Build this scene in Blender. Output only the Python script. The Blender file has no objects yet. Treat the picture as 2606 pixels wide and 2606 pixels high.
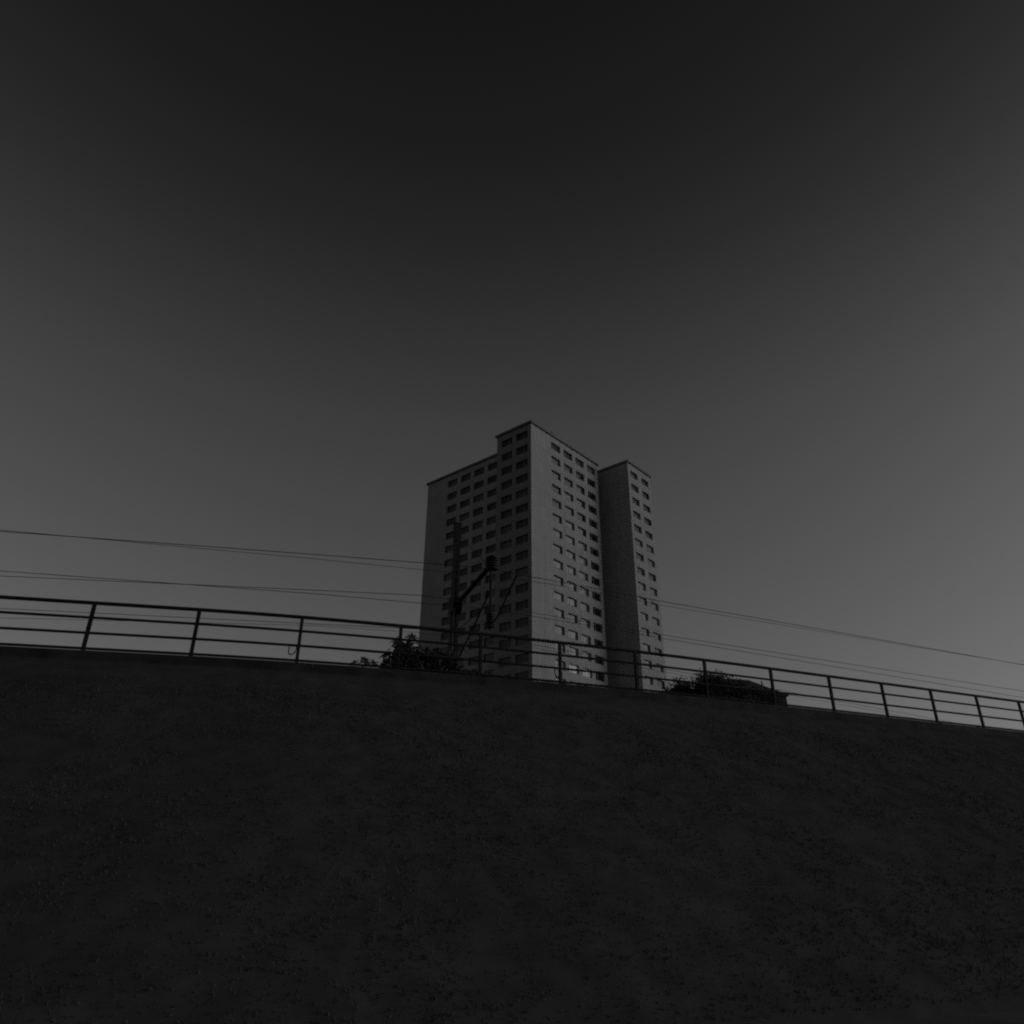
import bpy, bmesh, math, random
from mathutils import Vector, Matrix, noise

R = math.radians
rnd = random.Random(11)
S = bpy.context.scene
COL = S.collection

# ------------------------------------------------------------------ camera
CAMH = 1.6
cd = bpy.data.cameras.new("camera")
cam = bpy.data.objects.new("camera", cd)
COL.objects.link(cam)
cd.sensor_fit = 'HORIZONTAL'
cd.sensor_width = 36.0
cd.lens = 36.0 * 1857.5 / 2606.0
cd.clip_start = 0.1
cd.clip_end = 9000
PITCH, ROLL = R(25.228), R(0.366)
cam.matrix_world = (Matrix.Translation((0, 0, CAMH)) @ Matrix.Rotation(R(90) + PITCH, 4, 'X')
                    @ Matrix.Rotation(ROLL, 4, 'Z'))
S.camera = cam

# ------------------------------------------------------------------ light
SUN_AZ, SUN_EL = 92.0, 14.0          # clockwise from the view direction (+Y)
w = bpy.data.worlds.new("World")
S.world = w
w.use_nodes = True
nt = w.node_tree
for n in list(nt.nodes):
    nt.nodes.remove(n)
out = nt.nodes.new("ShaderNodeOutputWorld")
bg = nt.nodes.new("ShaderNodeBackground")
sky = nt.nodes.new("ShaderNodeTexSky")
sky.sky_type = 'NISHITA'
sky.sun_disc = False
sky.sun_elevation = R(SUN_EL)
sky.sun_rotation = R(SUN_AZ)
sky.air_density = 1.0
sky.dust_density = 2.0
bw = nt.nodes.new("ShaderNodeRGBToBW")
tc = nt.nodes.new("ShaderNodeTexCoord")
sep = nt.nodes.new("ShaderNodeSeparateXYZ")
ramp = nt.nodes.new("ShaderNodeValToRGB")
mul = nt.nodes.new("ShaderNodeMath")
mul.operation = 'MULTIPLY'
nt.links.new(sky.outputs[0], bw.inputs[0])
nt.links.new(tc.outputs["Generated"], sep.inputs[0])
nt.links.new(sep.outputs["Z"], ramp.inputs[0])
nt.links.new(bw.outputs[0], mul.inputs[0])
nt.links.new(ramp.outputs[0], mul.inputs[1])
nt.links.new(mul.outputs[0], bg.inputs[0])
nt.links.new(bg.outputs[0], out.inputs[0])
# dusk sky: dark overhead, paler towards the horizon (position is the sine of the elevation)
stops = [(0.0, 1.0), (0.2, 0.95), (0.34, 0.92), (0.45, 0.87), (0.53, 0.80), (0.62, 0.62), (0.70, 0.43), (0.78, 0.29), (0.86, 0.21), (1.0, 0.15)]
el = ramp.color_ramp.elements
el[0].position, el[0].color = stops[0][0], (stops[0][1],) * 3 + (1,)
el[1].position, el[1].color = stops[-1][0], (stops[-1][1],) * 3 + (1,)
for p, v in stops[1:-1]:
    e = el.new(p)
    e.color = (v, v, v, 1)
bg.inputs[1].default_value = 0.085

sd = bpy.data.lights.new("sun", 'SUN')
sun = bpy.data.objects.new("sun", sd)
COL.objects.link(sun)
sd.energy = 0.35
sd.angle = R(40)
sd.color = (1, 1, 1)
to_sun = Vector((math.sin(R(SUN_AZ)) * math.cos(R(SUN_EL)), math.cos(R(SUN_AZ)) * math.cos(R(SUN_EL)), math.sin(R(SUN_EL))))
sun.rotation_euler = to_sun.to_track_quat('Z', 'Y').to_euler()

S.view_settings.view_transform = 'Standard'
S.view_settings.look = 'None'
S.view_settings.exposure = -1.0
S.view_settings.gamma = 1.0
S.view_settings.use_curve_mapping = False
S.cycles.max_bounces = 6
S.cycles.use_denoising = False
S.cycles.filter_width = 2.1


# ------------------------------------------------------------------ materials
def grey(name, v, rough=0.8, var=0.25, scale=3.0, bump=0.0, spec=0.3, metal=0.0, detail=6):
    m = bpy.data.materials.new(name)
    m.use_nodes = True
    t = m.node_tree
    b = t.nodes["Principled BSDF"]
    b.inputs["Roughness"].default_value = rough
    b.inputs["Specular IOR Level"].default_value = spec
    b.inputs["Metallic"].default_value = metal
    c = t.nodes.new("ShaderNodeTexCoord")
    n = t.nodes.new("ShaderNodeTexNoise")
    n.inputs["Scale"].default_value = scale
    n.inputs["Detail"].default_value = detail
    t.links.new(c.outputs["Object"], n.inputs["Vector"])
    r = t.nodes.new("ShaderNodeValToRGB")
    r.color_ramp.elements[0].position = 0.3
    r.color_ramp.elements[1].position = 0.7
    a, z = v * (1 - var), v * (1 + var)
    r.color_ramp.elements[0].color = (a, a, a, 1)
    r.color_ramp.elements[1].color = (z, z, z, 1)
    t.links.new(n.outputs["Fac"], r.inputs[0])
    t.links.new(r.outputs[0], b.inputs["Base Color"])
    if bump:
        bn = t.nodes.new("ShaderNodeBump")
        bn.inputs["Strength"].default_value = bump
        t.links.new(n.outputs["Fac"], bn.inputs["Height"])
        t.links.new(bn.outputs[0], b.inputs["Normal"])
    return m


def concrete(name, v, floor=2.8, top=70.1):
    """Prefabricated facade panels: faint joints every storey, streaks under them, blotches."""
    m = grey(name, v, 0.9, 0.07, 0.35, 0.0, 0.15)
    t = m.node_tree
    b = t.nodes["Principled BSDF"]
    base = b.inputs["Base Color"].links[0].from_socket
    c = t.nodes.new("ShaderNodeTexCoord")
    s = t.nodes.new("ShaderNodeSeparateXYZ")
    t.links.new(c.outputs["Object"], s.inputs[0])

    def math_(op, a, bv):
        n = t.nodes.new("ShaderNodeMath")
        n.operation = op
        for i, q in enumerate((a, bv)):
            if q is None:
                continue
            if isinstance(q, (int, float)):
                n.inputs[i].default_value = q
            else:
                t.links.new(q, n.inputs[i])
        return n.outputs[0]
    # joints
    f = math_('FRACT', math_('DIVIDE', math_('ADD', s.outputs["Z"], 400 * floor - top + 0.55), floor), None)
    joint = math_('LESS_THAN', f, 0.03)
    # vertical streaks
    mp = t.nodes.new("ShaderNodeMapping")
    mp.inputs["Scale"].default_value = (1.6, 1.6, 0.06)
    t.links.new(c.outputs["Object"], mp.inputs["Vector"])
    ns = t.nodes.new("ShaderNodeTexNoise")
    ns.inputs["Scale"].default_value = 1.2
    ns.inputs["Detail"].default_value = 5
    t.links.new(mp.outputs[0], ns.inputs["Vector"])
    st = math_('MULTIPLY', math_('SUBTRACT', ns.outputs["Fac"], 0.5), 0.5)
    fac = math_('SUBTRACT', math_('ADD', st, 1.0), math_('MULTIPLY', joint, 0.18))
    vm = t.nodes.new("ShaderNodeVectorMath")
    vm.operation = 'SCALE'
    t.links.new(base, vm.inputs[0])
    t.links.new(fac, vm.inputs["Scale"])
    t.links.new(vm.outputs[0], b.inputs["Base Color"])
    return m


def glass(name, v, rough=0.06, ior=2.0, stripes=False):
    m = bpy.data.materials.new(name)
    m.use_nodes = True
    t = m.node_tree
    b = t.nodes["Principled BSDF"]
    b.inputs["Base Color"].default_value = (v, v, v, 1)
    b.inputs["Roughness"].default_value = rough
    b.inputs["IOR"].default_value = ior
    if stripes:
        c = t.nodes.new("ShaderNodeTexCoord")
        wv = t.nodes.new("ShaderNodeTexWave")
        wv.inputs["Scale"].default_value = 1.3
        wv.inputs["Distortion"].default_value = 1.5
        t.links.new(c.outputs["Object"], wv.inputs["Vector"])
        r = t.nodes.new("ShaderNodeValToRGB")
        r.color_ramp.elements[0].color = (v * 0.55,) * 3 + (1,)
        r.color_ramp.elements[1].color = (v, v, v, 1)
        t.links.new(wv.outputs["Fac"], r.inputs[0])
        t.links.new(r.outputs[0], b.inputs["Base Color"])
    return m


M_PANEL = concrete("facade_panel", 0.355)
M_TOWER = concrete("facade_panel_darker", 0.25)  # darker panel tone for the front slab's narrow left side
M_CAP = grey("parapet_flashing", 0.14, 0.6, 0.2, 2.0)
M_ROOF = grey("roof_felt", 0.05, 0.95, 0.3, 1.5)
M_FRAME = grey("window_frame_paint", 0.30, 0.5, 0.1, 2.0)
M_G1 = glass("window_glass_dark", 0.012, 0.06, 1.5)
M_G2 = glass("window_glass_net_curtain", 0.09, 0.12, 1.5)
M_G3 = glass("window_glass_white_curtain", 0.72, 0.15, 1.45, True)
M_G0 = glass("window_glass_dim_reflection", 0.008, 0.05, 1.38)  # low index: reflection dimmed so these panes look darker
M_IRON = grey("painted_rail_steel", 0.026, 0.75, 0.35, 9.0, 0.05, 0.12)
M_MAST = grey("mast_steel", 0.013, 0.7, 0.4, 5.0, 0.05)
M_WIRE = grey("wire_copper_dulled", 0.02, 0.6, 0.2, 1.0)
M_CER = grey("insulator_ceramic", 0.02, 0.3, 0.2, 4.0)
M_KERB = grey("weathered_kerb_concrete", 0.038, 0.95, 0.4, 2.5, 0.3)
M_SOIL = grey("embankment_soil", 0.072, 1.0, 0.2, 2.5, 0.3, 0.0)
M_GROUND = grey("ground_grass", 0.11, 1.0, 0.5, 0.6, 0.5, 0.1)
M_GRASS = grey("grass_blades", 0.086, 0.9, 0.2, 0.9, 0.0, 0.0)
M_LEAF = grey("leaves", 0.075, 0.8, 0.4, 2.5, 0.0, 0.1)
M_STEM = grey("stems_and_bark", 0.035, 0.9, 0.3, 8.0)
M_TILE = grey("hut_roof_tile", 0.035, 0.9, 0.3, 4.0, 0.2)
M_HUT = grey("hut_wall_render", 0.04, 0.95, 0.3, 2.0)


# ------------------------------------------------------------------ helpers
def obj(name, bm, mats, parent=None, smooth=False):
    me = bpy.data.meshes.new(name)
    bm.normal_update()
    bm.to_mesh(me)
    bm.free()
    if not isinstance(mats, (list, tuple)):
        mats = [mats]
    for m in mats:
        me.materials.append(m)
    if smooth:
        for p in me.polygons:
            p.use_smooth = True
    o = bpy.data.objects.new(name, me)
    COL.objects.link(o)
    if parent:
        o.parent = parent
    return o


def empty(name, loc=(0, 0, 0), rz=0.0):
    o = bpy.data.objects.new(name, None)
    o.empty_display_size = 0.3
    COL.objects.link(o)
    o.location = loc
    o.rotation_euler = (0, 0, rz)
    return o


def tag(o, label=None, cat=None, group=None, kind=None):
    if label:
        o["label"] = label
    if cat:
        o["category"] = cat
    if group:
        o["group"] = group
    if kind:
        o["kind"] = kind
    return o


def box(bm, c, s, rot=None, bevel=0.0, mi=0):
    r = bmesh.ops.create_cube(bm, size=1.0)
    vs = r["verts"]
    mat = Matrix.Translation(c) @ (rot.to_4x4() if rot is not None else Matrix.Identity(4)) @ Matrix.Diagonal((*s, 1))
    bmesh.ops.transform(bm, matrix=mat, verts=vs)
    fs = {f for v in vs for f in v.link_faces}
    for f in fs:
        f.material_index = mi
    if bevel:
        es = {e for f in fs for e in f.edges}
        bmesh.ops.bevel(bm, geom=list(es), offset=bevel, segments=2, affect='EDGES')


def tube(bm, pts, r, n=8, r2=None, caps=True):
    pts = [Vector(p) for p in pts]
    rings = []
    for i, p in enumerate(pts):
        a = pts[max(i - 1, 0)]
        b = pts[min(i + 1, len(pts) - 1)]
        d = (b - a).normalized()
        up = Vector((0, 0, 1)) if abs(d.z) < 0.95 else Vector((1, 0, 0))
        x = d.cross(up).normalized()
        y = x.cross(d).normalized()
        rr = r if r2 is None else r + (r2 - r) * i / max(len(pts) - 1, 1)
        rings.append([bm.verts.new(p + (x * math.cos(2 * math.pi * k / n) + y * math.sin(2 * math.pi * k / n)) * rr) for k in range(n)])
    for a, b in zip(rings, rings[1:]):
        for k in range(n):
            bm.faces.new((a[k], a[(k + 1) % n], b[(k + 1) % n], b[k]))
    if caps:
        bm.faces.new(rings[0])
        bm.faces.new(list(reversed(rings[-1])))


def lathe(bm, prof, c, n=16):
    rings = [[bm.verts.new((c[0] + r * math.cos(2 * math.pi * k / n), c[1] + r * math.sin(2 * math.pi * k / n), c[2] + z)) for k in range(n)] for r, z in prof]
    for a, b in zip(rings, rings[1:]):
        for k in range(n):
            bm.faces.new((a[k], a[(k + 1) % n], b[(k + 1) % n], b[k]))
    bm.faces.new(list(reversed(rings[0])))
    bm.faces.new(rings[-1])


# ------------------------------------------------------------------ terrain
CURVE = (-0.00037, 0.00963, 0.37557, 15.9748)        # plan of the embankment crest, y = f(x)


def crest(x):
    def f(q):
        return ((CURVE[0] * q + CURVE[1]) * q + CURVE[2]) * q + CURVE[3]

    def g(q):
        return (3 * CURVE[0] * q + 2 * CURVE[1]) * q + CURVE[2]
    lo, hi = -6.5, 9.0
    if x < lo:
        return f(lo) + g(lo) * (x - lo), g(lo)
    if x > hi:
        return f(hi) + g(hi) * (x - hi), g(hi)
    return f(x), g(x)


def crest_pt(x, off=0.0, z=0.0):
    """Point beside the crest line; off > 0 lies beyond it, off < 0 on the viewer's side."""
    y, s = crest(x)
    n = Vector((-s, 1, 0)).normalized()
    return Vector((x, y, z)) + n * off


KERB_Z = 5.045
PLATEAU_Z = 4.86

bm = bmesh.new()
ys = [-3000, -300, -60, -20, 0, 5, 10, 20, 60, 300, 4000]
xs = [-4000, -300, -60, -20, 0, 20, 60, 300, 4000]
g = [[bm.verts.new((x, y, 0)) for x in xs] for y in ys]
for i in range(len(ys) - 1):
    for j in range(len(xs) - 1):
        bm.faces.new((g[i][j], g[i][j + 1], g[i + 1][j + 1], g[i + 1][j]))
tag(obj("ground", bm, M_GROUND), kind="structure")

bm = bmesh.new()
offs = [-7.6, -7.0, -6.2, -5.4, -4.6, -3.8, -3.0, -2.3, -1.7, -1.1, -0.6, -0.25, 0.22, 0.8, 2, 5, 12, 30, 80, 200, 500]
xx = [-300, -120, -60, -40, -30, -24] + [-20 + 0.5 * i for i in range(81)] + [24, 30, 40, 60, 120, 300]


def slope_z(o):
    if o >= -0.25:
        return PLATEAU_Z
    t = (o + 7.6) / 7.35
    return -0.02 + (PLATEAU_Z + 0.02) * (t ** 0.92)


def bank_z(p, o):
    z = slope_z(o)
    if -7.4 < o < -0.4:
        k = min(1, (-0.4 - o) / 1.2)
        z += k * (0.10 * noise.noise(p * 0.5) + 0.03 * noise.noise(p * 2.1))
    elif o > 1.5:
        z += 0.06 * noise.noise(p * 0.3)
    return z


rows = []
for o in offs:
    row = []
    for x in xx:
        p = crest_pt(x, o)
        row.append(bm.verts.new((p.x, p.y, bank_z(p, o))))
    rows.append(row)
for a, b in zip(rows, rows[1:]):
    for k in range(len(xx) - 1):
        bm.faces.new((a[k], a[k + 1], b[k + 1], b[k]))
tag(obj("embankment", bm, M_SOIL, smooth=True), kind="structure")

# grass over the bank: too fine to count
bm = bmesh.new()
for i in range(90000):
    x = rnd.uniform(-17, 21)
    o = -0.55 - 6.9 * rnd.random() ** 1.0
    p = crest_pt(x, o)
    z = bank_z(p, o) - 0.02
    hgt = rnd.uniform(0.02, 0.05) * (0.7 + 0.6 * (noise.noise(p * 0.5 + Vector((9, 2, 0))) + 0.5))
    if o > -1.1:
        hgt *= 0.45
    for b in range(2):
        a = rnd.uniform(0, 2 * math.pi)
        d = Vector((math.cos(a), math.sin(a), 0))
        s = Vector((-d.y, d.x, 0)) * rnd.uniform(0.004, 0.009)
        q = Vector((p.x, p.y, z)) + d * rnd.uniform(0, 0.06)
        k = rnd.uniform(0.2, 0.8)
        m1 = q + Vector((0, 0, hgt * 0.6)) + d * hgt * 0.25 * k
        t1 = q + Vector((0, 0, hgt * 0.95)) + d * hgt * k
        v = [bm.verts.new(c) for c in (q - s, q + s, m1 + s * 0.7, m1 - s * 0.7, t1)]
        bm.faces.new(v[:4])
        bm.faces.new((v[3], v[2], v[4]))
tag(obj("grass", bm, M_GRASS), kind="stuff")

# concrete edging along the crest: precast lengths with narrow joints
bm = bmesh.new()
x = -22.0
while x < 26:
    x2 = x + 2.997
    a, b = crest_pt(x), crest_pt((x + x2) / 2)
    c = crest_pt(x2)
    prof = [(-0.24, 4.62), (-0.24, KERB_Z - 0.02), (-0.22, KERB_Z), (0.16, KERB_Z), (0.18, KERB_Z - 0.02), (0.18, 4.62)]
    rings = []
    for q in [x + (x2 - x) * k / 6 for k in range(7)]:
        rings.append([bm.verts.new(crest_pt(q, o, z)) for o, z in prof])
    for r1, r2 in zip(rings, rings[1:]):
        for k in range(len(prof)):
            bm.faces.new((r1[k], r1[(k + 1) % 6], r2[(k + 1) % 6], r2[k]))
    bm.faces.new(rings[0])
    bm.faces.new(list(reversed(rings[-1])))
    x += 3.0
bmesh.ops.recalc_face_normals(bm, faces=bm.faces)
tag(obj("concrete_kerb", bm, M_KERB), "dark concrete kerb running along the top of the embankment under the railing", "kerb")

# ------------------------------------------------------------------ railing
rail = empty("railing", (0, crest(0)[0], KERB_Z))
tag(rail, "dark steel railing with four horizontal rails along the top of the embankment", "railing")
RO = Vector(rail.location)
TOP = 6.03
RX = [-20 + 0.4 * i for i in range(111)]


def rail_run(name, z, r, off=0.0, n=10):
    bm = bmesh.new()
    tube(bm, [crest_pt(x, off, z) - RO for x in RX], r, n)
    return obj(name, bm, M_IRON, rail, True)


rail_run("top_rail", TOP, 0.037)
for dz in (0.293, 0.597, 0.900):
    rail_run("rail", TOP - dz, 0.026)
POST_X = [-19.6, -17.7, -15.8, -13.85, -11.95, -10.05, -8.15, -6.25, -4.31, -2.35, -0.67, 1.11, 2.95, 4.79, 6.71, 8.55, 10.35, 12.15, 13.95, 15.75, 17.55, 19.35, 21.15, 22.95]
for i, x in enumerate(POST_X):
    bm = bmesh.new()
    y, s = crest(x)
    rot = Matrix.Rotation(math.atan(s), 3, 'Z')
    p = crest_pt(x, 0.0, 0) - RO
    h0, h1 = KERB_Z - RO.z, TOP - RO.z
    # flat I-section upright: two flanges and a web
    for dy in (-0.026, 0.026):
        box(bm, (Vector((p.x, p.y, (h0 + h1) / 2)) + rot @ Vector((0, dy, 0))), (0.064, 0.008, h1 - h0 - 0.01), rot)
    box(bm, Vector((p.x, p.y, (h0 + h1) / 2)), (0.012, 0.044, h1 - h0 - 0.014), rot)
    for dz in (0.293, 0.597, 0.900):                       # clamps round each rail
        box(bm, Vector((p.x, p.y, h1 - dz)), (0.072, 0.064, 0.062), rot, 0.006)
    box(bm, Vector((p.x, p.y, h0 + 0.008)), (0.15, 0.15, 0.016), rot, 0.004)
    if x == 1.11:                                          # a spare fixing bracket left on the base plate
        box(bm, Vector((p.x, p.y, h0 + 0.05)) + rot @ Vector((0.075, 0, 0)), (0.085, 0.06, 0.075), rot, 0.01)
    obj("post", bm, M_IRON, rail)
for x, w_, h_, dx in ((-4.31, 0.145, 0.2, -0.03), (1.11, 0.13, 0.21, 0.0)):
    bm = bmesh.new()
    pts = []
    y, s = crest(x)
    d = Vector((1, s, 0)).normalized()
    for k in range(15):
        a = math.pi * k / 14
        u = -0.03 - w_ * 0.5 - w_ * 0.5 * math.cos(a)
        zz = -h_ * (math.sin(a) ** 0.6)
        pts.append(crest_pt(x, -0.04, TOP - 0.60 + zz) + d * (u + dx * math.sin(a)) - RO)
    tube(bm, pts, 0.0115, 8)
    obj("cable_loop", bm, M_IRON, rail, True)

# ------------------------------------------------------------------ tower block
A = Vector((3.1756, 108.2419, 0))
PSI = 0.7137
DU = Vector((math.sin(PSI), math.cos(PSI), 0))      # along the bright face, going away to the right
DS = Vector((-math.cos(PSI), math.sin(PSI), 0))     # along the shaded face, going away to the left
ZT = 68.517 + CAMH
FL = 2.8
tower = empty("tower_block", A + DU * 12 + DS * 10 + Vector((0, 0, PLATEAU_Z)))
tag(tower, "tall prefabricated concrete apartment tower with a bright front face and shaded left face", "building")
TO = Vector(tower.location)
U1, SL, P, UW, WW, UR, LE = 20.09, 7.80, 5.19, 22.71, 8.12, 4.82, 30.95
ZB = PLATEAU_Z - 0.1
DEPTH = 0.27


def L(u, s, z):
    return A + DU * u + DS * s + Vector((0, 0, z)) - TO


def facade(bm, O, U, N, width, cols, rows, mi=0):
    """Wall with recessed openings; O = local corner at z 0; U along, N outwards. Returns the openings."""
    us = sorted({0.0, width, *[a for c in cols for a in c]})
    zs = sorted({ZB, ZT, *[a for r in rows for a in r]})
    up = Vector((0, 0, 1))
    V = {}

    def vert(u, z, d=0.0):
        k = (round(u, 3), round(z, 3), d)
        if k not in V:
            V[k] = bm.verts.new(O + U * u + up * z - N * d)
        return V[k]
    outs = []
    cs = {(round(a, 3), round(b, 3)) for a, b in cols}
    rs = {(round(a, 3), round(b, 3)) for a, b in rows}
    for u0, u1 in zip(us, us[1:]):
        for z0, z1 in zip(zs, zs[1:]):
            if (round(u0, 3), round(u1, 3)) in cs and (round(z0, 3), round(z1, 3)) in rs:
                f = [(u0, z0), (u1, z0), (u1, z1), (u0, z1)]
                for a, b in zip(f, f[1:] + f[:1]):
                    bm.faces.new((vert(*a), vert(*b), vert(*b, DEPTH + 0.1), vert(*a, DEPTH + 0.1))).material_index = mi
                outs.append((u0, u1, z0, z1))
            else:
                bm.faces.new((vert(u0, z0), vert(u1, z0), vert(u1, z1), vert(u0, z1))).material_index = mi
    return outs


def quad(bm, *ps, mi=0):
    bm.faces.new([bm.verts.new(p) for p in ps]).material_index = mi


NR = 18
def rows_for(top, h):
    return [(ZT - top - FL * k - h, ZT - top - FL * k) for k in range(NR)]


windows = []          # (origin, U, N, w, h, tone)
def put(outs, O, U, N, who):
    for (u0, u1, z0, z1) in outs:
        k = int(round((ZT - z1 - 1.2) / FL))
        c = int(u0 / 3.4)
        windows.append((O + U * u0 + Vector((0, 0, z0)), U, N, u1 - u0, z1 - z0, who, c, k))


# front slab: shaded narrow side + bright broad side
bm = bmesh.new()
cols_r = [(5.70 + 3.638 * i, 5.70 + 3.638 * i + 2.62) for i in range(4)]
o1 = facade(bm, L(0, 0, 0), DU, -DS, U1, cols_r, rows_for(1.51, 1.42), 0)
put(o1, L(0, 0, 0), DU, -DS, 'R')
cols_t = [(0.72, 3.45), (4.25, 6.82)]
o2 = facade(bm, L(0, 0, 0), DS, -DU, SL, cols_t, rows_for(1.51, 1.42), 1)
put(o2, L(0, 0, 0), DS, -DU, 'T')
quad(bm, L(U1, 0, ZB), L(U1, SL, ZB), L(U1, SL, ZT), L(U1, 0, ZT))
quad(bm, L(0, SL, ZB), L(UR, SL, ZB), L(UR, SL, ZT), L(0, SL, ZT))
quad(bm, L(UR, SL, ZB), L(U1, SL, ZB), L(U1, SL, ZT), L(UR, SL, ZT))
bmesh.ops.remove_doubles(bm, verts=bm.verts, dist=0.001)
bmesh.ops.recalc_face_normals(bm, faces=bm.faces)
obj("wall", bm, [M_PANEL, M_TOWER], tower)

# rear slab, set back on the left
bm = bmesh.new()
cols_l = [(25.18 - 3.544 * i - 2.62 - SL, 25.18 - 3.544 * i - SL) for i in range(4)]
o3 = facade(bm, L(UR, SL, 0), DS, -DU, LE - SL, cols_l, rows_for(1.51, 1.42), 0)
put(o3, L(UR, SL, 0), DS, -DU, 'L')
quad(bm, L(UR, LE, ZB), L(UR + 16, LE, ZB), L(UR + 16, LE, ZT), L(UR, LE, ZT))
quad(bm, L(UR + 16, LE, ZB), L(UR + 16, SL, ZB), L(UR + 16, SL, ZT), L(UR + 16, LE, ZT))
bmesh.ops.remove_doubles(bm, verts=bm.verts, dist=0.001)
bmesh.ops.recalc_face_normals(bm, faces=bm.faces)
obj("rear_wall", bm, [M_PANEL], tower)

# right wing, standing forward of the front slab
bm = bmesh.new()
cols_w = [(0.86, 3.42), (4.76, 7.34)]
o4 = facade(bm, L(UW, -P, 0), DU, -DS, WW, cols_w, rows_for(1.70, 1.32), 0)
put(o4, L(UW, -P, 0), DU, -DS, 'W')
quad(bm, L(UW, -P, ZB), L(UW, 14, ZB), L(UW, 14, ZT), L(UW, -P, ZT))
quad(bm, L(UW + WW, -P, ZB), L(UW + WW, 14, ZB), L(UW + WW, 14, ZT), L(UW + WW, -P, ZT))
quad(bm, L(UW, 14, ZB), L(UW + WW, 14, ZB), L(UW + WW, 14, ZT), L(UW, 14, ZT))
bmesh.ops.remove_doubles(bm, verts=bm.verts, dist=0.001)
bmesh.ops.recalc_face_normals(bm, faces=bm.faces)
obj("wing_wall", bm, [M_PANEL], tower)
# stair link in the slot between slab and wing
bm = bmesh.new()
quad(bm, L(U1 + .004, 1.6, ZB), L(UW - .004, 1.6, ZB), L(UW - .004, 1.6, ZT - 0.9), L(U1 + .004, 1.6, ZT - 0.9))
quad(bm, L(U1 + .004, 1.6, ZT - 0.9), L(UW - .004, 1.6, ZT - 0.9), L(UW - .004, 13.9, ZT - 0.9), L(U1 + .004, 13.9, ZT - 0.9))
obj("stair_link", bm, [M_PANEL], tower)


def ring_cap(name, poly):
    """Roof sheet with a parapet flashing that overhangs the wall by 6 cm."""
    bm = bmesh.new()
    vs = [bm.verts.new(L(u, s, ZT - 0.35)) for u, s in poly]
    bm.faces.new(vs)
    rf = obj("roof", bm, M_ROOF, tower)
    bm = bmesh.new()
    n = len(poly)
    cx = sum(p[0] for p in poly) / n
    cy = sum(p[1] for p in poly) / n

    def off(p, d):
        return (p[0] + math.copysign(d, p[0] - cx), p[1] + math.copysign(d, p[1] - cy))
    for i in range(n):
        a, b = poly[i], poly[(i + 1) % n]
        pr = []
        for p in (a, b):
            o_, i_ = off(p, 0.06), off(p, -0.28)
            pr.append([bm.verts.new(L(*q, z)) for q, z in ((o_, ZT - 0.07), (o_, ZT + 0.05), (i_, ZT + 0.05), (i_, ZT - 0.36))])
        for k in range(3):
            bm.faces.new((pr[0][k], pr[0][k + 1], pr[1][k + 1], pr[1][k]))
        bm.faces.new((pr[0][0], pr[1][0], *[bm.verts.new(L(*q, ZT - 0.07)) for q in (b, a)]))
    bmesh.ops.recalc_face_normals(bm, faces=bm.faces)
    obj("parapet", bm, M_CAP, tower)
    return rf


ring_cap("roof", [(0, 0), (U1, 0), (U1, SL), (0, SL)])
ring_cap("roof", [(UR, SL + .35), (UR + 16, SL + .35), (UR + 16, LE), (UR, LE)])
ring_cap("roof", [(UW, -P), (UW + WW, -P), (UW + WW, 14), (UW, 14)])
bm = bmesh.new()
q = L(6.0, 0.05, ZT)
tube(bm, [q, q + Vector((0, 0, 0.95))], 0.04, 6)
for k in range(4):
    c = q + Vector((0, 0, 0.45 + 0.08 * k))
    tube(bm, [c - DU * 0.28, c + DU * 0.28], 0.014, 5)
obj("antenna", bm, M_MAST, tower)


# window meshes: a frame with a narrow vent sash and a wide sash
def frame_bm(w_, h_):
    bm = bmesh.new()
    fw, d = 0.07, 0.07
    y = DEPTH + 0.035
    box(bm, (w_ / 2, y, fw / 2), (w_ - 0.006, d, fw))
    box(bm, (w_ / 2, y, h_ - fw / 2), (w_ - 0.006, d, fw))
    for x in (fw / 2 + 0.003, w_ - fw / 2 - 0.003, w_ * 0.36):
        box(bm, (x, y + 0.002, h_ / 2), (fw, d - 0.006, h_ - 2 * fw - 0.004))
    box(bm, (w_ / 2, 0.10, 0.012), (w_ - 0.01, 0.26, 0.02))       # sill
    return bm


def pane_bm(w_, h_):
    bm = bmesh.new()
    box(bm, (w_ * 0.18 + 0.035, DEPTH + 0.045, h_ / 2), (w_ * 0.36 - 0.075, 0.02, h_ - 0.15))
    box(bm, (w_ * 0.68, DEPTH + 0.045, h_ / 2), (w_ * 0.64 - 0.11, 0.02, h_ - 0.15))
    return bm


cache = {}
def win_mesh(w_, h_):
    k = (round(w_, 2), round(h_, 2))
    if k not in cache:
        a = bpy.data.meshes.new("window")
        b = frame_bm(w_, h_)
        b.normal_update(); b.to_mesh(a); b.free()
        a.materials.append(M_FRAME)
        c = bpy.data.meshes.new("pane")
        b = pane_bm(w_, h_)
        b.normal_update(); b.to_mesh(c); b.free()
        c.materials.append(M_G1)
        cache[k] = (a, c)
    return cache[k]


def tone(who, c, k):
    r = rnd.random()
    if who == 'R' and k == 14 and c in (2, 3):
        return M_G3
    if who == 'W' and k >= 15 and c == 0:
        return M_G3
    if who == 'R' and c >= 4:  # column beside the wing: the wing's dark reflection put into the pane choice
        return M_G1
    if who in 'RW':
        if k < 5:  # top rows: darker reflection of the higher sky put into the glass choice
            return M_G0 if r < 0.6 else M_G1
        return M_G1 if r < 0.35 else M_G2
    return M_G0 if r < 0.7 else M_G1


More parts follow.
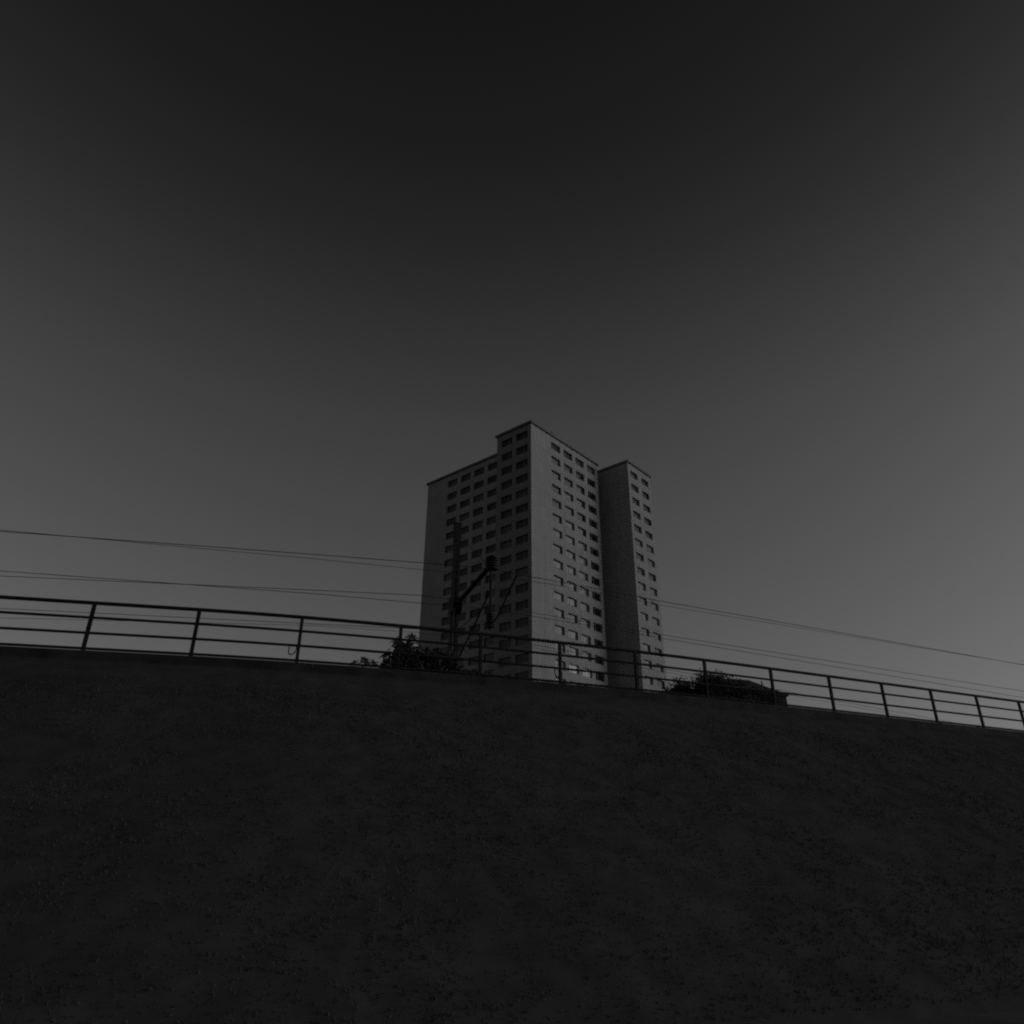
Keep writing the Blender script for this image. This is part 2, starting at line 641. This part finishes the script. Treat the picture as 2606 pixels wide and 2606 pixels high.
def size_in_photo(wd):
    o, U, N, w_, h_, *_ = wd
    p = o + TO - Vector((0, 0, CAMH))
    if p.z / math.hypot(p.x, p.y) < math.tan(R(11.6)):
        return 0
    return w_ * h_ * abs(N.dot(p.normalized())) / p.length ** 2


windows.sort(key=size_in_photo, reverse=True)
rest = bmesh.new()
for i, (o, U, N, w_, h_, who, c, k) in enumerate(windows):
    m4 = Matrix((U, -N, Vector((0, 0, 1)))).transposed().to_4x4()
    m4.translation = o
    mt = tone(who, c, k)
    if i < 100:
        a, b = win_mesh(w_, h_)
        f = bpy.data.objects.new("window", a)
        COL.objects.link(f)
        f.parent = tower
        f.matrix_local = m4
        pn = bpy.data.objects.new("pane", b)
        COL.objects.link(pn)
        pn.parent = f
        pn.material_slots[0].link = 'OBJECT'
        pn.material_slots[0].material = mt
    else:
        for fn, mi in ((frame_bm, 0), (pane_bm, [M_G0, M_G1, M_G2, M_G3].index(mt) + 1)):
            t_ = fn(w_, h_)
            for fc in t_.faces:
                fc.material_index = mi
            bmesh.ops.transform(t_, matrix=m4, verts=t_.verts)
            me = bpy.data.meshes.new("tmp")
            t_.to_mesh(me); t_.free()
            rest.from_mesh(me)
            bpy.data.meshes.remove(me)
tag(obj("window", rest, [M_FRAME, M_G0, M_G1, M_G2, M_G3], tower), kind="stuff")

# ------------------------------------------------------------------ catenary mast
ME = Vector((0.34, -0.94, 0))                        # from the mast out over the near track
MT = Vector((0.94, 0.34, 0))                         # along the track
mast = empty("catenary_mast", (-2.43, 29.9, PLATEAU_Z - 0.05))
tag(mast, "dark twin-legged railway mast with a bracket arm in front of the tower's shaded face", "mast")
MO = Vector(mast.location)


def mp(r, z, t=0.0):
    return Vector((-2.43, 29.9, 0)) + ME * r + MT * t + Vector((0, 0, z + CAMH)) - MO


mrot = Matrix.Rotation(math.atan2(MT.y, MT.x), 3, 'Z')
for sgn in (-1, 1):
    bm = bmesh.new()
    z0, z1 = 3.15, 13.45
    a, b = mp(0, z0, sgn * 0.215), mp(0, z1, sgn * 0.115)
    for dx, dy, sx, sy in ((0, 0, 0.015, 0.2), (-sgn * 0.06, 0.0925, 0.12, 0.015), (-sgn * 0.06, -0.0925, 0.12, 0.015)):
        vs0 = []
        for p in (a, b):
            for cx, cy in ((-1, -1), (1, -1), (1, 1), (-1, 1)):
                vs0.append(bm.verts.new(p + MT * (dx + cx * sx / 2) + ME * (dy + cy * sy / 2)))
        for f in ((0, 1, 2, 3), (7, 6, 5, 4), (0, 4, 5, 1), (1, 5, 6, 2), (2, 6, 7, 3), (3, 7, 4, 0)):
            bm.faces.new([vs0[i] for i in f])
    obj("leg", bm, M_MAST, mast)
for z in (3.9, 5.1, 6.3, 7.5, 8.7, 10.9, 11.8):
    bm = bmesh.new()
    wd = 0.43 - 0.2 * (z - 3.15) / 10.3
    for r in (-0.106, 0.106):
        box(bm, mp(r, z), (wd, 0.012, 0.16), mrot)
    obj("batten_plate", bm, M_MAST, mast)
bm = bmesh.new()
for r in (-0.107, 0.107):
    box(bm, mp(r, 13.02), (0.30, 0.012, 0.9), mrot)
box(bm, mp(0, 13.48), (0.32, 0.27, 0.05), mrot, 0.01)
obj("head_plate", bm, M_MAST, mast)
bm = bmesh.new()
for t in (-0.19, 0.19):
    box(bm, mp(0.12, 9.65, t), (0.02, 0.75, 0.75), mrot)
obj("gusset_plate", bm, M_MAST, mast)
bm = bmesh.new()
for t in (-0.05, 0.05):
    tube(bm, [mp(0.1, 9.60, t), mp(5.15, 9.74, t)], 0.055, 8)
for k in range(9):
    tube(bm, [mp(0.5 + 0.55 * k, 9.62 + 0.015 * k, -0.075), mp(0.5 + 0.55 * (k + 0.5), 9.63 + 0.015 * k, 0.075)], 0.015, 5)
obj("bracket_arm", bm, M_MAST, mast)
bm = bmesh.new()
tube(bm, [mp(0.2, 12.9), mp(4.6, 9.8)], 0.010, 6)
obj("stay_rod", bm, M_MAST, mast)
prof = []
for k in range(5):
    z = -0.26 + k * 0.105
    prof += [(0.10, z), (0.235, z + 0.02), (0.235, z + 0.045), (0.10, z + 0.07)]
prof.append((0.08, 0.30))
bm = bmesh.new()
lathe(bm, prof, mp(5.0, 9.78))
obj("insulator", bm, M_CER, mast)
bm = bmesh.new()
tube(bm, [mp(4.93, 9.5), mp(4.93, 7.25)], 0.046, 8)
obj("drop_tube", bm, M_MAST, mast)
prof = []
for k in range(6):
    z = -0.28 + k * 0.09
    prof += [(0.08, z), (0.17, z + 0.02), (0.17, z + 0.04), (0.08, z + 0.06)]
bm = bmesh.new()
lathe(bm, prof, mp(4.95, 7.62))
obj("insulator", bm, M_CER, mast)
bm = bmesh.new()
tube(bm, [mp(5.0, 7.45), mp(5.7, 7.5), mp(6.77, 8.0), mp(7.6, 8.38)], 0.03, 8)
obj("steady_arm", bm, M_MAST, mast)
bm = bmesh.new()
tube(bm, [mp(0.15, 8.42), mp(4.9, 8.3)], 0.014, 6)
obj("stay_rod", bm, M_MAST, mast)
bm = bmesh.new()
tube(bm, [mp(0.2, 6.9), mp(2.62, 7.8), mp(4.9, 8.78)], 0.036, 8)
obj("brace", bm, M_MAST, mast)

# ------------------------------------------------------------------ overhead wires (plan points, height)
WIRES = [
    ("uppermost overhead wire, crossing the tower at the height of the mast bracket arm", 11.15, 0.0125,
     [(-10.07, 23.28), (-6.94, 23.87), (-3.18, 24.63), (-0.78, 25.2), (0.77, 26.01), (3.65, 27.46), (5.98, 28.72), (13.37, 32.31)]),
    ("thin overhead wire just below the uppermost wire, spreading from it towards the mast", 11.05, 0.0085,
     [(-10.05, 23.28), (-6.97, 24.04), (-3.24, 25.06), (-0.75, 25.65), (0.84, 26.26), (3.19, 27.35), (6.2, 29.03), (13.37, 32.34)]),
    ("upper wire of the close pair midway between the top wires and the railing", 9.8, 0.0105,
     [(-9.88, 23.41), (-6.76, 23.79), (-3.15, 24.27), (-0.78, 25.3), (0.8, 26.18), (3.16, 27.5), (6.21, 29.1), (13.24, 32.57)]),
    ("lower wire of the close pair midway between the top wires and the railing", 9.7, 0.0105,
     [(-9.79, 23.22), (-6.77, 23.87), (-3.2, 24.84), (-0.72, 25.5), (0.86, 26.35), (3.16, 27.53), (6.24, 29.27), (13.4, 33.03)]),
    ("distant overhead wire seen between the top two rails of the railing", 11.2, 0.0125,
     [(-11.4, 32.22), (-4.3, 33.33), (-1.4, 34.6), (1.05, 35.94), (2.38, 36.83)]),
    ("faint distant wire hanging just under the other one behind the top rail", 11.08, 0.009,
     [(-11.3, 32.3), (-9.0, 32.45), (-4.35, 33.5), (-1.4, 34.75), (1.05, 36.1), (2.38, 37.0)]),
]
for lab, z, r, pts in WIRES:
    a, b = Vector(pts[0]), Vector(pts[1])
    c, d = Vector(pts[-1]), Vector(pts[-2])
    first = a + (a - b).normalized() * 45
    last = c + (c - d).normalized() * 60
    run = [first] + [Vector(p) for p in pts] + [last]
    o = Vector((run[4].x, run[4].y, z))
    bm = bmesh.new()
    tube(bm, [Vector((p.x, p.y, z)) - o for p in run], r, 6)
    ob = obj("overhead_wire", bm, M_WIRE, None, True)
    ob.location = o
    tag(ob, lab, "wire", "overhead railway wires")


# ------------------------------------------------------------------ plants
def leaflet(bm, p, d, n, ln, wd, droop=0.3):
    """One lance-shaped leaf with a fold and a drooping tip."""
    s = d.cross(n).normalized()
    pts = []
    for t, k in ((0, 0.08), (0.3, 0.8), (0.6, 1.0), (0.85, 0.55)):
        c = p + d * ln * t - n * (droop * ln * t * t)
        pts.append((bm.verts.new(c + s * wd * k * 0.5 - n * wd * 0.12), bm.verts.new(c), bm.verts.new(c - s * wd * k * 0.5 - n * wd * 0.12)))
    tip = bm.verts.new(p + d * ln - n * droop * ln)
    for a, b in zip(pts, pts[1:]):
        bm.faces.new((a[0], a[1], b[1], b[0]))
        bm.faces.new((a[1], a[2], b[2], b[1]))
    bm.faces.new((pts[-1][0], pts[-1][1], tip))
    bm.faces.new((pts[-1][1], pts[-1][2], tip))


def rosette(bm, p, axis, n, ln, wd):
    axis = axis.normalized()
    x = axis.orthogonal().normalized()
    y = axis.cross(x)
    for k in range(n):
        a = 2 * math.pi * k / n + rnd.uniform(-0.2, 0.2)
        d = (x * math.cos(a) + y * math.sin(a) + axis * rnd.uniform(0.0, 0.5)).normalized()
        leaflet(bm, p, d, axis, ln * rnd.uniform(0.75, 1.15), wd * rnd.uniform(0.8, 1.15))


def leafy_plant(name, label, base, stems, ln, wd, nleaf=8, steps=5, cat="shrub"):
    root = empty(name, base)
    tag(root, label, cat)
    fb, sb = bmesh.new(), bmesh.new()
    for (dx, dy, h, lean) in stems:
        p0 = Vector((dx * 0.4, dy, 0))
        pts = []
        for k in range(7):
            t = k / 6
            pts.append(p0 + Vector((dx * 0.6 * t + lean * t * t, 0.1 * math.sin(3 * t + dx), h * t)))
        tube(sb, pts, 0.016, 6, 0.006)
        for k in range(steps):
            t = 0.3 + 0.7 * (k + 1) / steps
            i = min(int(t * 6), 5)
            q = pts[i].lerp(pts[i + 1], t * 6 - i)
            a = k * 2.4 + dx * 5
            out_ = Vector((math.cos(a), math.sin(a), 0.45))
            reach = 0.18 * (1.25 - t) + 0.06
            tipp = q + out_.normalized() * reach
            tube(sb, [q, tipp], 0.006, 5)
            rosette(fb, tipp, out_ + Vector((0, 0, 0.6)), nleaf, ln, wd)
        rosette(fb, pts[-1], Vector((rnd.uniform(-.4, .4), -.4, 1)), nleaf, ln, wd)
    obj("stem", sb, M_STEM, root, True)
    obj("foliage", fb, M_LEAF, root)
    return root


def bush(name, label, base, rx, ry, h, n, leaf, cat="bush", lumps=7, seed=1):
    """Twiggy bush: leaf clumps around limbs that fan out of the base."""
    r_ = random.Random(seed)
    root = empty(name, base)
    tag(root, label, cat)
    fb, sb = bmesh.new(), bmesh.new()
    centres = []
    for k in range(lumps):
        a = 2 * math.pi * k / lumps + r_.uniform(-0.4, 0.4)
        q = r_.uniform(0.15, 0.7)
        c = Vector((rx * q * math.cos(a), ry * q * math.sin(a), h * r_.uniform(0.35, 0.72)))
        centres.append((c, r_.uniform(0.30, 0.45)))
        tube(sb, [Vector((0.1 * math.cos(a), 0.1 * math.sin(a), 0)), c * 0.5 + Vector((0, 0, -0.05)), c, c + Vector((c.x * 0.3, c.y * 0.3, h * 0.18))], 0.03, 6, 0.006)
    centres.append((Vector((0, 0, h * 0.70)), 0.42))
    centres.append((Vector((0, 0, h * 0.35)), 0.5))
    for i in range(n):
        c, f = centres[r_.randrange(len(centres))]
        while True:
            v = Vector((r_.uniform(-1, 1), r_.uniform(-1, 1), r_.uniform(-1, 1)))
            if v.length < 1:
                break
        v = v * (0.55 + 0.45 * r_.random()) * (1 + 0.35 * noise.noise(v * 2.3 + c * 3))
        p = c + Vector((v.x * rx * f * 1.25, v.y * ry * f * 1.25, v.z * h * f * 0.75))
        if p.z < 0.03:
            continue
        d = (v.normalized() + Vector((r_.uniform(-1, 1), r_.uniform(-1, 1), r_.uniform(-0.6, 1)))).normalized()
        nrm = d.orthogonal().normalized()
        nrm.rotate(Matrix.Rotation(r_.uniform(0, 6.28), 3, d))
        s = leaf * r_.uniform(0.6, 1.4)
        sd_ = d.cross(nrm).normalized() * s * 0.3
        vs = [bm_.new(q) for bm_, q in ((fb.verts, p), (fb.verts, p + d * s * 0.5 + sd_), (fb.verts, p + d * s), (fb.verts, p + d * s * 0.5 - sd_))]
        fb.faces.new(vs)
    obj("stem", sb, M_STEM, root, True)
    obj("foliage", fb, M_LEAF, root)
    return root


PZ = PLATEAU_Z
leafy_plant("sapling", "young tree with pointed spreading leaves rising above the railing left of the tower", (-2.70, 17.8, PZ),
            [(-0.12, 0, 1.55, 0.02), (0.12, 0.1, 1.62, 0.10), (0.0, -0.1, 1.45, -0.06), (0.26, 0.05, 1.42, 0.10), (-0.22, 0.05, 1.22, -0.12), (0.34, -0.05, 1.2, 0.12), (-0.05, 0.1, 1.25, 0.0)], 0.21, 0.078, 9, 8, "sapling")
leafy_plant("weed", "small lone weed with splayed leaves at the foot of the railing, left of the sapling", (-3.57, 17.66, PZ),
            [(0.0, 0, 1.00, 0.0), (-0.12, 0.05, 0.95, -0.08), (0.12, 0.05, 0.93, 0.06), (0.04, -0.05, 0.9, 0.02)], 0.16, 0.06, 8, 3, "weed")
bush("bush", "low leafy bush spreading around the foot of the sapling", (-2.55, 17.75, PZ), 0.60, 0.6, 1.34, 8000, 0.11, seed=3)
bush("bush", "leafy bush in front of the tower's lower left corner, right of the sapling", (-2.02, 18.0, PZ), 0.72, 0.6, 1.46, 9000, 0.11, seed=5)
bush("bush", "low dark bush in front of the twin-legged mast's foot", (-1.1, 18.6, PZ), 1.0, 0.6, 1.02, 6000, 0.11, seed=6)
bush("bush", "big rounded bush right of the tower, tallest behind the railing", (6.72, 25.1, PZ), 1.50, 1.1, 2.62, 52000, 0.065, lumps=14, seed=8)
bush("bush", "rounded bush stepping down from the big bush towards the hut", (7.75, 24.7, PZ), 1.0, 0.9, 2.22, 30000, 0.065, lumps=10, seed=9)
bush("bush", "low bush between the tower's right wing and the big rounded bush", (5.85, 25.4, PZ), 1.0, 0.9, 2.42, 44000, 0.065, lumps=12, seed=12)
bush("bush", "low bush in front of the dark hut behind the railing", (8.55, 26.2, PZ), 1.1, 0.9, 2.15, 28000, 0.065, lumps=11, seed=13)

# ------------------------------------------------------------------ hut
hut = empty("hut", (10.17, 33.0, PZ), 0.30)
tag(hut, "small dark hut with a hipped roof behind the right end of the railing", "hut")
hw, hd, hz, rz_ = 1.6, 1.4, 3.16, 4.02
bm = bmesh.new()
box(bm, (0, 0, hz / 2 - 0.03), (hw * 2 - 0.16, hd * 2 - 0.16, hz - 0.06))
obj("wall", bm, M_HUT, hut)
bm = bmesh.new()
e = [bm.verts.new(p) for p in ((-hw, -hd, hz - .06), (hw, -hd, hz - .06), (hw, hd, hz - .06), (-hw, hd, hz - .06))]
t = [bm.verts.new(p) for p in ((-hw, -hd, hz), (hw, -hd, hz), (hw, hd, hz), (-hw, hd, hz))]
r0, r1 = bm.verts.new((-hw + 1.2, 0, rz_)), bm.verts.new((hw - 0.95, 0, rz_))
bm.faces.new(list(reversed(e)))
for k in range(4):
    bm.faces.new((e[k], e[(k + 1) % 4], t[(k + 1) % 4], t[k]))
bm.faces.new((t[0], t[1], r1, r0))
bm.faces.new((t[2], t[3], r0, r1))
bm.faces.new((t[1], t[2], r1))
bm.faces.new((t[3], t[0], r0))
bmesh.ops.recalc_face_normals(bm, faces=bm.faces)
roof = obj("roof", bm, M_TILE, hut)
for (x, y, z0, z1) in ((1.1, -0.3, 3.4, 3.9),):
    bm = bmesh.new()
    tube(bm, [(x, y, z0), (x, y, z1)], 0.025, 8)
    tube(bm, [(x, y, z1), (x, y, z1 + 0.04)], 0.04, 8)
    obj("vent_pipe", bm, M_MAST, roof)
bm = bmesh.new()
box(bm, (0.4, -hd + 0.07, 1.0), (0.85, 0.05, 2.0), None, 0.01)
door = obj("door", bm, M_MAST, hut)
